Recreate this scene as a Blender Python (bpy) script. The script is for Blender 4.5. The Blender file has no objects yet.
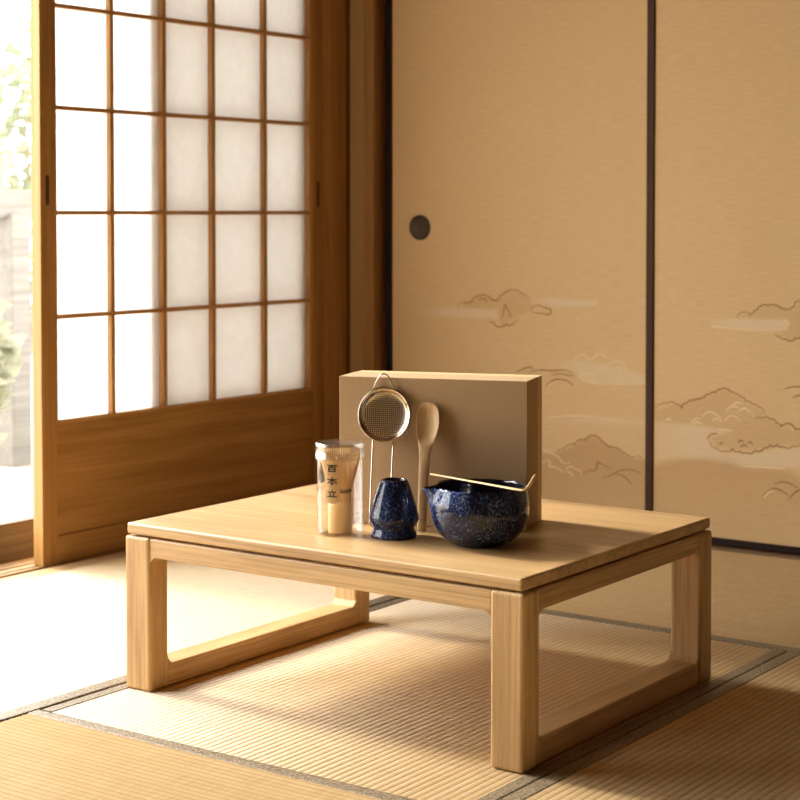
import bpy, bmesh, math, random
from mathutils import Vector, Matrix
import numpy as np
random.seed(7)
PI = math.pi
S = bpy.context.scene
COL = S.collection

# ------------------------------------------------------------------ camera
F_PX, CY = 1734.0, 271.0
YAW, PITCH = 0.61995, 0.033724
CAM = Vector((1.78266, -2.56281, 0.85566))
FW = Vector((-math.sin(YAW)*math.cos(PITCH), math.cos(YAW)*math.cos(PITCH), -math.sin(PITCH)))
RT = Vector((math.cos(YAW), math.sin(YAW), 0))
UP = RT.cross(FW)
cd = bpy.data.cameras.new('camera'); co = bpy.data.objects.new('camera', cd); COL.objects.link(co)
co.matrix_world = Matrix(((RT.x, UP.x, -FW.x, CAM.x), (RT.y, UP.y, -FW.y, CAM.y), (RT.z, UP.z, -FW.z, CAM.z), (0, 0, 0, 1)))
cd.sensor_width = 36; cd.lens = F_PX/800*36; cd.shift_y = -(400-CY)/800
cd.dof.use_dof = True; cd.dof.focus_distance = 2.95; cd.dof.aperture_fstop = 7.0
cd.clip_start = 0.05
S.camera = co

def at(q, n, c):
    """the point where the sight line through photo pixel q meets the plane n.P = c"""
    n = Vector(n)
    d = FW + RT*((q[0]-400)/F_PX) + UP*((CY-q[1])/F_PX)
    return CAM + d*((c - n.dot(CAM))/n.dot(d))

# ------------------------------------------------------------------ materials
def lin(c):
    r = []
    for v in c:
        v /= 255.0
        r.append(v/12.92 if v <= 0.04045 else ((v+0.055)/1.055)**2.4)
    return (r[0], r[1], r[2], 1)

def new_mat(name):
    m = bpy.data.materials.new(name); m.use_nodes = True
    nt = m.node_tree; nt.nodes.clear()
    out = nt.nodes.new('ShaderNodeOutputMaterial')
    return m, nt, out

def N(nt, t, **kw):
    n = nt.nodes.new(t)
    for k, v in kw.items():
        if k in n.inputs.keys(): n.inputs[k].default_value = v
        else: setattr(n, k, v)
    return n

def ramp(nt, fac, stops):
    r = nt.nodes.new('ShaderNodeValToRGB')
    e = r.color_ramp.elements
    while len(e) < len(stops): e.new(0.5)
    for el, (p, c) in zip(e, stops): el.position = p; el.color = c
    nt.links.new(fac, r.inputs['Fac'])
    return r

def noise(nt, vec, scale, detail=4, rough=0.6, dist=0.0):
    n = N(nt, 'ShaderNodeTexNoise'); n.inputs['Scale'].default_value = scale
    n.inputs['Detail'].default_value = detail; n.inputs['Roughness'].default_value = rough; n.inputs['Distortion'].default_value = dist
    nt.links.new(vec, n.inputs['Vector']); return n

def mapped(nt, scale, loc=(0, 0, 0), rnd=True):
    tc = N(nt, 'ShaderNodeTexCoord'); mp = N(nt, 'ShaderNodeMapping')
    mp.inputs['Scale'].default_value = scale; mp.inputs['Location'].default_value = loc
    nt.links.new(tc.outputs['Object'], mp.inputs['Vector'])
    return mp.outputs['Vector']

def bump(nt, h, strength, dist, bsdf):
    b = N(nt, 'ShaderNodeBump'); b.inputs['Strength'].default_value = strength; b.inputs['Distance'].default_value = dist
    nt.links.new(h, b.inputs['Height']); nt.links.new(b.outputs['Normal'], bsdf.inputs['Normal'])

def wood(name, c_dark, c_mid, c_light, axis, rough=0.45, broad=7.0, fine=110.0, along=0.9, loc=(0, 0, 0), spec=0.35, pores=0.45):
    m, nt, out = new_mat(name)
    sc = [broad]*3; sc[axis] = along
    v1 = mapped(nt, tuple(sc), loc)
    n1 = noise(nt, v1, 1.6, 5, 0.6, 1.2)
    sc2 = [fine]*3; sc2[axis] = along*2.2
    v2 = mapped(nt, tuple(sc2), loc)
    n2 = noise(nt, v2, 1.5, 4, 0.65, 0.3)
    r1 = ramp(nt, n1.outputs['Fac'], [(0.28, lin(c_dark)), (0.5, lin(c_mid)), (0.72, lin(c_light))])
    r2 = ramp(nt, n2.outputs['Fac'], [(0.30, (1-pores, 1-pores*1.05, 1-pores*1.15, 1)), (0.55, (1, 1, 1, 1))])
    mx = N(nt, 'ShaderNodeMix', data_type='RGBA', blend_type='MULTIPLY'); mx.inputs[0].default_value = 0.85
    nt.links.new(r1.outputs['Color'], mx.inputs[6]); nt.links.new(r2.outputs['Color'], mx.inputs[7])
    b = N(nt, 'ShaderNodeBsdfPrincipled', Roughness=rough); b.inputs['Specular IOR Level'].default_value = spec
    nt.links.new(mx.outputs[2], b.inputs['Base Color'])
    bump(nt, n2.outputs['Fac'], 0.12, 0.001, b)
    nt.links.new(b.outputs[0], out.inputs[0]); return m

def plain(name, c, rough=0.5, metal=0.0, spec=0.5, nscale=None, c2=None, stretch=(1, 1, 1), bumpd=0.0, coat=0.0):
    m, nt, out = new_mat(name)
    b = N(nt, 'ShaderNodeBsdfPrincipled', Roughness=rough, Metallic=metal)
    b.inputs['Specular IOR Level'].default_value = spec; b.inputs['Coat Weight'].default_value = coat
    b.inputs['Base Color'].default_value = lin(c)
    if nscale:
        n = noise(nt, mapped(nt, stretch), nscale, 5, 0.65)
        r = ramp(nt, n.outputs['Fac'], [(0.3, lin(c)), (0.7, lin(c2 or c))])
        nt.links.new(r.outputs['Color'], b.inputs['Base Color'])
        if bumpd: bump(nt, n.outputs['Fac'], 0.5, bumpd, b)
    nt.links.new(b.outputs[0], out.inputs[0]); return m

OAK = ((178, 142, 95), (198, 162, 112), (214, 180, 130))
OAKX = wood('oak_grain_x', *OAK, 0, rough=0.36, spec=0.5); OAKY = wood('oak_grain_y', *OAK, 1, loc=(3, 1, 2)); OAKZ = wood('oak_grain_z', *OAK, 2, loc=(1, 5, 3))
CED = ((148, 106, 54), (172, 128, 72), (190, 146, 88))
CEDZ = wood('cedar_grain_z', *CED, 2, broad=16, along=0.6, pores=0.2, rough=0.5)
CEDY = wood('cedar_grain_y', *CED, 1, broad=12, along=0.6, pores=0.2, rough=0.5, loc=(2, 0, 4))
LAT = ((164, 118, 66), (188, 142, 86), (204, 160, 102))
LATZ = wood('lattice_grain_z', *LAT, 2, broad=30, along=0.8, pores=0.15, rough=0.5); LATY = wood('lattice_grain_y', *LAT, 1, broad=30, along=0.8, pores=0.15, rough=0.5)
PILZ = wood('pillar_grain_z', (138, 96, 50), (158, 114, 62), (174, 130, 76), 2, broad=14, along=0.5, pores=0.2, rough=0.5, loc=(4, 4, 0))
SILL = wood('sill_grain_y', (176, 144, 104), (198, 168, 124), (214, 186, 144), 1, broad=14, along=0.5, rough=0.5, loc=(7, 2, 1))
SILLX = wood('sill_grain_x', (96, 62, 34), (112, 76, 44), (130, 90, 54), 0, broad=14, along=0.5, rough=0.5, loc=(7, 2, 1))
STEPW = wood('step_grain_y', (92, 76, 56), (108, 90, 68), (122, 104, 80), 1, broad=10, along=0.5, rough=0.6, loc=(1, 6, 8))  # darker than the deck: shade on the step face is put into its colour
DECK = wood('deck_grain_y', (150, 120, 86), (170, 140, 104), (186, 158, 122), 1, broad=10, along=0.5, rough=0.55, loc=(1, 2, 8))
LACQ = plain('dark_lacquer', (34, 18, 10), 0.6, spec=0.15)
LACQB = wood('brown_lacquer', (58, 36, 18), (70, 44, 24), (84, 56, 32), 2, broad=20, along=0.5, rough=0.55, spec=0.15)
BATTEN = wood('batten_grain_z', (92, 60, 28), (106, 72, 36), (120, 84, 46), 2, broad=14, along=0.5, pores=0.2, rough=0.7, spec=0.1)
PLASTER = plain('sand_plaster', (184, 160, 124), 0.95, spec=0.1, nscale=220, c2=(200, 176, 138), bumpd=0.0006)
CEILM = wood('ceiling_boards', (104, 74, 46), (120, 88, 56), (134, 100, 66), 1, broad=8, along=0.4, loc=(9, 1, 3))
WALLW = wood('dark_wall_boards', (78, 52, 30), (92, 64, 38), (106, 76, 48), 2, broad=6, along=0.4, loc=(3, 7, 3))
WALLE = plain('earth_plaster', (138, 112, 82), 0.95, spec=0.1, nscale=220, c2=(150, 124, 92))
SUBFL = wood('subfloor_boards', (120, 88, 54), (136, 102, 64), (150, 116, 76), 1, broad=6, along=0.4, loc=(9, 7, 3))
DARKM = plain('dark_pull_metal', (52, 38, 26), 0.45, metal=0.4, nscale=60, c2=(74, 56, 38))
DARKR = plain('dark_pull_rim', (44, 26, 14), 0.35, metal=0.2)
SLIT = plain('slot_dark', (64, 34, 12), 0.6)

def tatami():
    m, nt, out = new_mat('rush_weave')
    # rib runs along local Y, the rush stalks along local X
    va = mapped(nt, (14, 420, 1)); na = noise(nt, va, 1.0, 3, 0.6)          # single stalks
    vb = mapped(nt, (71.4, 2.0, 1)); nb = noise(nt, vb, 1.0, 3, 0.6)        # rib to rib tone
    vc = mapped(nt, (2.2, 2.2, 1)); nc = noise(nt, vc, 1.0, 3, 0.5)
    r = ramp(nt, na.outputs['Fac'], [(0.25, lin((186, 155, 111))), (0.5, lin((208, 180, 135))), (0.75, lin((223, 198, 156)))])
    r2 = ramp(nt, nb.outputs['Fac'], [(0.3, (0.88, 0.85, 0.80, 1)), (0.7, (1, 1, 1, 1))])
    mx = N(nt, 'ShaderNodeMix', data_type='RGBA', blend_type='MULTIPLY'); mx.inputs[0].default_value = 0.8
    nt.links.new(r.outputs['Color'], mx.inputs[6]); nt.links.new(r2.outputs['Color'], mx.inputs[7])
    # every groove darkened: hemp warp threads plus rib shade put into the colour
    tc = N(nt, 'ShaderNodeTexCoord'); sp = N(nt, 'ShaderNodeSeparateXYZ'); nt.links.new(tc.outputs['Object'], sp.inputs[0])
    nw = noise(nt, mapped(nt, (1, 30, 1)), 3.0, 2, 0.5)
    wv = N(nt, 'ShaderNodeMath', operation='MULTIPLY_ADD'); wv.inputs[1].default_value = .0012
    nt.links.new(nw.outputs['Fac'], wv.inputs[0]); nt.links.new(sp.outputs[0], wv.inputs[2])
    m1 = N(nt, 'ShaderNodeMath', operation='MULTIPLY'); m1.inputs[1].default_value = PI/.0140; nt.links.new(wv.outputs[0], m1.inputs[0])
    m2 = N(nt, 'ShaderNodeMath', operation='SINE'); nt.links.new(m1.outputs[0], m2.inputs[0])
    m3 = N(nt, 'ShaderNodeMath', operation='ABSOLUTE'); nt.links.new(m2.outputs[0], m3.inputs[0])
    rg = ramp(nt, m3.outputs[0], [(0.0, (.68, .62, .54, 1)), (0.6, (1, 1, 1, 1))])
    mg = N(nt, 'ShaderNodeMix', data_type='RGBA', blend_type='MULTIPLY'); mg.inputs[0].default_value = 1.0
    nt.links.new(mx.outputs[2], mg.inputs[6]); nt.links.new(rg.outputs['Color'], mg.inputs[7])
    d = N(nt, 'ShaderNodeBsdfDiffuse', Roughness=0.4)
    nt.links.new(mg.outputs[2], d.inputs['Color'])
    g = N(nt, 'ShaderNodeBsdfAnisotropic', Roughness=0.42, Anisotropy=0.75); g.inputs['Color'].default_value = (1.0, 0.93, 0.80, 1)
    vt = N(nt, 'ShaderNodeVectorTransform', vector_type='VECTOR', convert_from='OBJECT', convert_to='WORLD')
    vt.inputs[0].default_value = (1, 0, 0)
    nt.links.new(vt.outputs[0], g.inputs['Tangent'])
    bp = N(nt, 'ShaderNodeBump'); bp.inputs['Strength'].default_value = 0.35; bp.inputs['Distance'].default_value = 0.0008
    nt.links.new(na.outputs['Fac'], bp.inputs['Height'])
    nt.links.new(bp.outputs[0], d.inputs['Normal'])
    ms = N(nt, 'ShaderNodeMixShader'); ms.inputs[0].default_value = 0.13
    nt.links.new(d.outputs[0], ms.inputs[1]); nt.links.new(g.outputs[0], ms.inputs[2])
    nt.links.new(ms.outputs[0], out.inputs[0]); return m
TATAMI = tatami()

def cloth():
    m, nt, out = new_mat('border_cloth')
    v = mapped(nt, (1, 1, 1))
    n = noise(nt, v, 420, 2, 0.5)
    w = N(nt, 'ShaderNodeTexVoronoi'); w.inputs['Scale'].default_value = 260; nt.links.new(v, w.inputs['Vector'])
    r = ramp(nt, w.outputs['Distance'], [(0.1, lin((168, 152, 124))), (0.6, lin((104, 90, 68)))])
    b = N(nt, 'ShaderNodeBsdfPrincipled', Roughness=0.5); b.inputs['Specular IOR Level'].default_value = 0.6
    nt.links.new(r.outputs['Color'], b.inputs['Base Color'])
    bump(nt, w.outputs['Distance'], 0.6, 0.001, b)
    nt.links.new(b.outputs[0], out.inputs[0]); return m
CLOTH = cloth()

def shoji_paper():
    m, nt, out = new_mat('shoji_paper')
    n = noise(nt, mapped(nt, (30, 30, 30)), 1.0, 6, 0.7)
    r = ramp(nt, n.outputs['Fac'], [(0.3, (0.83, 0.83, 0.82, 1)), (0.7, (0.89, 0.89, 0.885, 1))])
    d = N(nt, 'ShaderNodeBsdfDiffuse'); t = N(nt, 'ShaderNodeBsdfTranslucent')
    nt.links.new(r.outputs['Color'], d.inputs['Color']); nt.links.new(r.outputs['Color'], t.inputs['Color'])
    ms = N(nt, 'ShaderNodeMixShader'); ms.inputs[0].default_value = 0.57
    nt.links.new(d.outputs[0], ms.inputs[1]); nt.links.new(t.outputs[0], ms.inputs[2])
    nt.links.new(ms.outputs[0], out.inputs[0]); return m
SHOJI = shoji_paper()

def fusuma_paper():
    m, nt, out = new_mat('fusuma_paper')
    v = mapped(nt, (24, 1, 420)); n = noise(nt, v, 1.0, 4, 0.6)
    v2 = mapped(nt, (120, 1, 10)); n2 = noise(nt, v2, 1.0, 3, 0.6)
    r = ramp(nt, n.outputs['Fac'], [(0.25, lin((200, 168, 120))), (0.75, lin((218, 188, 140)))])
    at_ = N(nt, 'ShaderNodeAttribute', attribute_name='pigment')
    sep = N(nt, 'ShaderNodeSeparateColor'); nt.links.new(at_.outputs['Color'], sep.inputs[0])
    m1 = N(nt, 'ShaderNodeMix', data_type='RGBA'); m1.inputs[7].default_value = lin((170, 132, 86))
    nt.links.new(sep.outputs[0], m1.inputs[0]); nt.links.new(r.outputs['Color'], m1.inputs[6])
    m2 = N(nt, 'ShaderNodeMix', data_type='RGBA'); m2.inputs[7].default_value = lin((218, 202, 170))
    nt.links.new(sep.outputs[1], m2.inputs[0]); nt.links.new(m1.outputs[2], m2.inputs[6])
    b = N(nt, 'ShaderNodeBsdfPrincipled', Roughness=0.8); b.inputs['Specular IOR Level'].default_value = 0.2
    nt.links.new(m2.outputs[2], b.inputs['Base Color'])
    ad = N(nt, 'ShaderNodeMath', operation='ADD'); nt.links.new(n.outputs['Fac'], ad.inputs[0]); nt.links.new(n2.outputs['Fac'], ad.inputs[1])
    bump(nt, ad.outputs[0], 0.3, 0.0006, b)
    nt.links.new(b.outputs[0], out.inputs[0]); return m
FUSUMA = fusuma_paper()
INK = plain('brown_ink', (158, 118, 74), 0.8, spec=0.2)
WHITEINK = plain('pale_ink', (232, 206, 160), 0.7, spec=0.2)

def glaze():
    m, nt, out = new_mat('speckled_blue_glaze')
    v = mapped(nt, (1, 1, 0.7))
    n1 = noise(nt, v, 24, 5, 0.65, 0.6); n2 = noise(nt, v, 300, 2, 0.7)
    ad = N(nt, 'ShaderNodeMath', operation='MULTIPLY_ADD'); ad.inputs[1].default_value = 0.80
    nt.links.new(n2.outputs['Fac'], ad.inputs[0])
    ml = N(nt, 'ShaderNodeMath', operation='MULTIPLY'); ml.inputs[1].default_value = 0.52
    nt.links.new(n1.outputs['Fac'], ml.inputs[0]); nt.links.new(ml.outputs[0], ad.inputs[2])
    r = ramp(nt, ad.outputs[0], [(0.54, lin((20, 17, 22))), (0.67, lin((28, 38, 72))), (0.77, lin((62, 84, 132))), (0.90, lin((140, 155, 188)))])
    b = N(nt, 'ShaderNodeBsdfPrincipled', Roughness=0.07); b.inputs['Coat Weight'].default_value = 0.0; b.inputs['Specular IOR Level'].default_value = 0.45
    nt.links.new(r.outputs['Color'], b.inputs['Base Color'])
    bump(nt, n1.outputs['Fac'], 0.06, 0.001, b)
    nt.links.new(b.outputs[0], out.inputs[0]); return m
GLAZE = glaze()
GLAZEIN = plain('dark_glaze', (24, 20, 26), 0.12, nscale=40, c2=(36, 36, 54), coat=0.5)

def clear(name, tint, refl, base, rough=0.06):
    m, nt, out = new_mat(name)
    t = N(nt, 'ShaderNodeBsdfTransparent'); t.inputs[0].default_value = tint
    g = N(nt, 'ShaderNodeBsdfGlossy', Roughness=rough)
    lw = N(nt, 'ShaderNodeLayerWeight', Blend=0.5); pw = N(nt, 'ShaderNodeMath', operation='POWER'); pw.inputs[1].default_value = 3.0
    nt.links.new(lw.outputs['Facing'], pw.inputs[0])
    fr = N(nt, 'ShaderNodeMath', operation='MULTIPLY_ADD'); fr.inputs[1].default_value = refl; fr.inputs[2].default_value = base
    nt.links.new(pw.outputs[0], fr.inputs[0])
    ms = N(nt, 'ShaderNodeMixShader')
    nt.links.new(fr.outputs[0], ms.inputs[0]); nt.links.new(t.outputs[0], ms.inputs[1]); nt.links.new(g.outputs[0], ms.inputs[2])
    nt.links.new(ms.outputs[0], out.inputs[0]); return m
CLEAR = clear('clear_plastic', (0.985, 0.98, 0.97, 1), 0.55, 0.04)
CLEARL = clear('clear_plastic_lid', (0.95, 0.945, 0.93, 1), 0.85, 0.26, 0.22)

KRAFT = plain('kraft_card', (180, 152, 114), 0.85, spec=0.2, nscale=500, c2=(194, 166, 128), bumpd=0.0003)
KRAFTE = plain('card_edge', (212, 178, 128), 0.8, spec=0.2, nscale=300, c2=(222, 190, 142))
BAMBOO = plain('bamboo', (214, 172, 108), 0.5, nscale=90, c2=(228, 190, 130), stretch=(1, 1, 0.06))
BAMBOOL = plain('pale_bamboo', (226, 190, 132), 0.45, nscale=90, c2=(236, 206, 152), stretch=(1, 1, 0.06))
SPOONW = wood('spoon_wood', (200, 164, 114), (216, 182, 132), (226, 194, 146), 2, broad=30, along=4, fine=200, pores=0.12)
STEEL = plain('polished_steel', (214, 204, 188), 0.18, metal=1.0)
THREAD = plain('dark_thread', (60, 38, 24), 0.8)
TEXT = plain('black_print', (34, 22, 14), 0.6)
SLIP = plain('paper_slip', (226, 192, 138), 0.75, spec=0.2)

def mesh_mat():
    m, nt, out = new_mat('steel_mesh')
    tc = N(nt, 'ShaderNodeTexCoord')
    facs = []
    for ax in (0, 1):
        sp = N(nt, 'ShaderNodeSeparateXYZ'); nt.links.new(tc.outputs['UV'], sp.inputs[0])
        mm = N(nt, 'ShaderNodeMath', operation='MULTIPLY'); mm.inputs[1].default_value = 27.0
        nt.links.new(sp.outputs[ax], mm.inputs[0])
        fr = N(nt, 'ShaderNodeMath', operation='FRACT'); nt.links.new(mm.outputs[0], fr.inputs[0])
        lt = N(nt, 'ShaderNodeMath', operation='LESS_THAN'); lt.inputs[1].default_value = 0.46
        nt.links.new(fr.outputs[0], lt.inputs[0]); facs.append(lt)
    mx = N(nt, 'ShaderNodeMath', operation='MAXIMUM')
    nt.links.new(facs[0].outputs[0], mx.inputs[0]); nt.links.new(facs[1].outputs[0], mx.inputs[1])
    t = N(nt, 'ShaderNodeBsdfTransparent')
    b = N(nt, 'ShaderNodeBsdfPrincipled', Roughness=0.24, Metallic=1.0); b.inputs['Base Color'].default_value = lin((206, 194, 172))
    ms = N(nt, 'ShaderNodeMixShader')
    nt.links.new(mx.outputs[0], ms.inputs[0]); nt.links.new(t.outputs[0], ms.inputs[1]); nt.links.new(b.outputs[0], ms.inputs[2])
    nt.links.new(ms.outputs[0], out.inputs[0]); return m
MESH = mesh_mat()
STONE = plain('garden_stone', (104, 94, 82), 0.9, nscale=9, c2=(136, 124, 108), bumpd=0.01)
GRAVEL = plain('garden_gravel', (178, 168, 150), 0.95, nscale=60, c2=(204, 196, 180), bumpd=0.01)
FENCE = wood('weathered_fence', (96, 92, 86), (110, 106, 100), (124, 120, 112), 1, broad=10, along=0.6)
def leafmat(name, c1, c2):
    m, nt, out = new_mat(name)
    n = noise(nt, mapped(nt, (1, 1, 1)), 14, 2)
    r = ramp(nt, n.outputs['Fac'], [(0.35, lin(c1)), (0.65, lin(c2))])
    d = N(nt, 'ShaderNodeBsdfDiffuse'); t = N(nt, 'ShaderNodeBsdfTranslucent')
    nt.links.new(r.outputs[0], d.inputs[0]); nt.links.new(r.outputs[0], t.inputs[0])
    ms = N(nt, 'ShaderNodeMixShader'); ms.inputs[0].default_value = 0.5
    nt.links.new(d.outputs[0], ms.inputs[1]); nt.links.new(t.outputs[0], ms.inputs[2])
    nt.links.new(ms.outputs[0], out.inputs[0]); return m
LEAF = leafmat('leaf_green', (116, 122, 100), (146, 150, 124))
LEAF2 = leafmat('leaf_pale', (136, 138, 118), (164, 164, 144))
BARK = plain('bark', (120, 98, 74), 0.9, nscale=20, c2=(150, 126, 98))

# ------------------------------------------------------------------ mesh helpers
class MB:
    def __init__(self): self.bm = bmesh.new(); self.mats = []
    def mi(self, m):
        if m not in self.mats: self.mats.append(m)
        return self.mats.index(m)
    def box(self, x0, x1, y0, y1, z0, z1, m, bev=0.0, seg=2):
        b = bmesh.new(); bmesh.ops.create_cube(b, size=1)
        for v in b.verts:
            v.co = Vector((x0+(v.co.x+.5)*(x1-x0), y0+(v.co.y+.5)*(y1-y0), z0+(v.co.z+.5)*(z1-z0)))
        if bev: bmesh.ops.bevel(b, geom=list(b.edges), offset=bev, segments=seg, profile=0.5, affect='EDGES')
        self.join(b, m); return self
    def join(self, b, m, mat=None, smooth=False):
        i = self.mi(m) if m else 0
        mp = {}
        for v in b.verts: mp[v] = self.bm.verts.new(mat @ v.co if mat else v.co)
        for f in b.faces:
            try:
                nf = self.bm.faces.new([mp[v] for v in f.verts]); nf.material_index = i; nf.smooth = smooth
            except ValueError: pass
        b.free(); return self
    def grid(self, rows, m, close=False, smooth=True, cap=False):
        """rows: list of equal length point lists"""
        i = self.mi(m)
        vs = [[self.bm.verts.new(p) for p in r] for r in rows]
        n = len(rows[0])
        for a, b in zip(vs, vs[1:]):
            for k in range(n if close else n-1):
                f = self.bm.faces.new((a[k], a[(k+1) % n], b[(k+1) % n], b[k])); f.material_index = i; f.smooth = smooth
        if cap:
            for r, rev in ((vs[0], True), (vs[-1], False)):
                f = self.bm.faces.new(list(reversed(r)) if rev else r); f.material_index = i
        return self
    def lathe(self, prof, m, c=(0, 0, 0), seg=64, smooth=True, cap=False):
        rows = [[(c[0]+r*math.cos(2*PI*k/seg), c[1]+r*math.sin(2*PI*k/seg), c[2]+z) for k in range(seg)] for r, z in prof]
        return self.grid(rows, m, True, smooth, cap)
    def tube(self, pts, rad, m, seg=10, closed=False, cap=True, flat=1.0, nrm=None):
        pts = [Vector(p) for p in pts]; n = len(pts)
        rads = rad if isinstance(rad, (list, tuple)) else [rad]*n
        rows = []; prev = None
        for k in range(n):
            if closed: t = pts[(k+1) % n]-pts[k-1]
            else: t = pts[min(k+1, n-1)]-pts[max(k-1, 0)]
            t.normalize()
            a = Vector(nrm) if nrm is not None else (prev if prev else (Vector((0, 0, 1)) if abs(t.z) < .9 else Vector((1, 0, 0))))
            a = a - t*a.dot(t); a.normalize(); prev = a
            b = t.cross(a)
            rows.append([pts[k]+(a*math.cos(2*PI*j/seg)*flat+b*math.sin(2*PI*j/seg))*rads[k] for j in range(seg)])
        if closed: rows.append(rows[0])
        return self.grid(rows, m, True, True, cap and not closed)
    def prism(self, poly, ax, a0, a1, m):
        """poly of 2d points in the other two axes, extruded along axis ax"""
        def P(q, a):
            l = [q[0], q[1]]; l.insert(ax, a); return l
        i = self.mi(m)
        A = [self.bm.verts.new(P(q, a0)) for q in poly]; B = [self.bm.verts.new(P(q, a1)) for q in poly]
        n = len(poly)
        fs = [self.bm.faces.new(A), self.bm.faces.new(list(reversed(B)))]
        for k in range(n): fs.append(self.bm.faces.new((A[k], B[k], B[(k+1) % n], A[(k+1) % n])))
        for f in fs: f.material_index = i
        return self
    def build(self, name, parent=None, loc=None, merge=False, fix=True):
        if merge: bmesh.ops.remove_doubles(self.bm, verts=self.bm.verts, dist=1e-6)
        if fix: bmesh.ops.recalc_face_normals(self.bm, faces=self.bm.faces)
        me = bpy.data.meshes.new(name); self.bm.to_mesh(me); self.bm.free()
        for m in self.mats: me.materials.append(m)
        o = bpy.data.objects.new(name, me); COL.objects.link(o)
        if parent: o.parent = parent
        if loc: o.location = loc
        return o

def tag(o, label=None, cat=None, group=None, kind=None):
    if label: o['label'] = label
    if cat: o['category'] = cat
    if group: o['group'] = group
    if kind: o['kind'] = kind
    return o
def empty(name, loc=(0, 0, 0), rz=0.0):
    o = bpy.data.objects.new(name, None); COL.objects.link(o)
    o.location = loc; o.rotation_euler = (0, 0, rz); o.empty_display_size = 0.1
    return o

# ------------------------------------------------------------------ dimensions of the room
XS, YF = -1.3324, 1.517       # room face of the shoji, face of the sliding screens
HEAD = 1.84                   # underside of the lintels
CEIL = 2.42
XR, YB = 2.75, -3.6           # right wall, wall behind the camera
TOPZ, TW, TD, TT = 0.30, 0.8310, 0.6565, 0.0213   # top surface height, width, depth, board thickness

# ---- floor, walls, ceiling
tag(MB().box(XS-.20, XR+.1, YB-.1, 1.72, -.12, -.05, SUBFL).build('floor'), 'board floor under the tatami mats', 'floor', kind='structure')
tag(MB().box(XS-.20, XR+.1, YB-.1, 1.72, CEIL, CEIL+.06, CEILM).build('ceiling'), 'plain board ceiling over the room', 'ceiling', kind='structure')
w = MB().box(XS-.20, XR+.1, 1.62, 1.72, -.05, CEIL, PLASTER)                    # behind the screens
w.box(XS-.02, -1.235, 1.53, 1.62, -.05, CEIL, PLASTER); w.box(-1.18, XR, 1.535, 1.62, HEAD+.07, CEIL, PLASTER)
tag(w.build('wall_back'), 'sand coloured plaster wall around the painted sliding screens', 'wall', kind='structure')
w = MB().box(XS-.12, XS-.05, -3.5, 1.62, HEAD+.08, CEIL, PLASTER)
w.box(XS-.12, XS-.05, YB, -2.0, -.05, HEAD+.08, PLASTER)
tag(w.build('wall_left'), 'sand coloured plaster above and beside the paper doors', 'wall', kind='structure')
tag(MB().box(XR, XR+.1, YB, 1.62, -.05, CEIL, WALLW).build('wall_right'), 'dark boarded wall on the right, out of frame', 'wall', kind='structure')
tag(MB().box(XS-.2, XR+.1, YB-.1, YB, -.05, CEIL, WALLE).build('wall_front'), 'earth coloured plaster wall behind the viewpoint', 'wall', kind='structure')

# ---- wooden frame pieces of the room
t = MB().box(XS-.10, XS+.001, 1.421, 1.530, -.04, CEIL, LATZ, .003)
tag(t.build('trim_1'), 'brown corner post between paper doors and back wall', 'post', kind='structure')
tag(MB().box(XS-.002, at((349, 213), (0, 1, 0), 1.525).x, 1.525, 1.535, -.04, CEIL, BATTEN, .002).build('trim_2'), 'slim brown batten where plaster strip meets the corner post', 'batten', kind='structure')
tag(MB().box(at((363, 213), (0, 1, 0), 1.50).x, at((373.5, 213), (0, 1, 0), 1.50).x, 1.50, 1.60, -.04, CEIL, PILZ, .004).build('trim_3'), 'brown wooden post beside the black screen edge', 'post', kind='structure')
t = MB().box(XS-.125, XS+.068, -2.0, 1.42, HEAD, HEAD+.09, CEDY, .003)
tag(t.build('trim_4'), 'wooden lintel above the paper doors', 'lintel', kind='structure')
tag(MB().box(-1.18, XR, 1.50, 1.615, HEAD, HEAD+.08, SILLX, .003).build('trim_5'), 'wooden lintel above the painted sliding screens', 'lintel', kind='structure')
# sill with two grooves under the paper doors (x from the mat edge to the step outside)
t = MB()
gz = -.014
xs = [(-1.262, 0), (-1.318, 0), (-1.318, gz), (-1.338, gz), (-1.338, 0), (-1.352, 0), (-1.352, gz), (-1.360, gz), (-1.360, 0), (-1.386, 0),
      (-1.386, gz), (-1.396, gz), (-1.396, 0), (-1.450, 0), (-1.450, -.04), (-1.262, -.04)]
t.prism([(x, z) for x, z in xs], 1, -2.0, 1.42, SILL)
tag(t.build('trim_6'), 'grooved wooden sill on the floor under the paper doors', 'sill', kind='structure')
tag(MB().box(-1.181, XR, 1.497, 1.615, -.05, .001, SILLX, .002).build('trim_7'), 'wooden sill below the painted screens', 'sill', kind='structure')
tag(MB().box(XS-.11, XS-.02, -2.1, -2.0, -.04, CEIL, PILZ, .003).build('trim_8'), 'wooden post at the far side of the open doorway', 'post', kind='structure')

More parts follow.
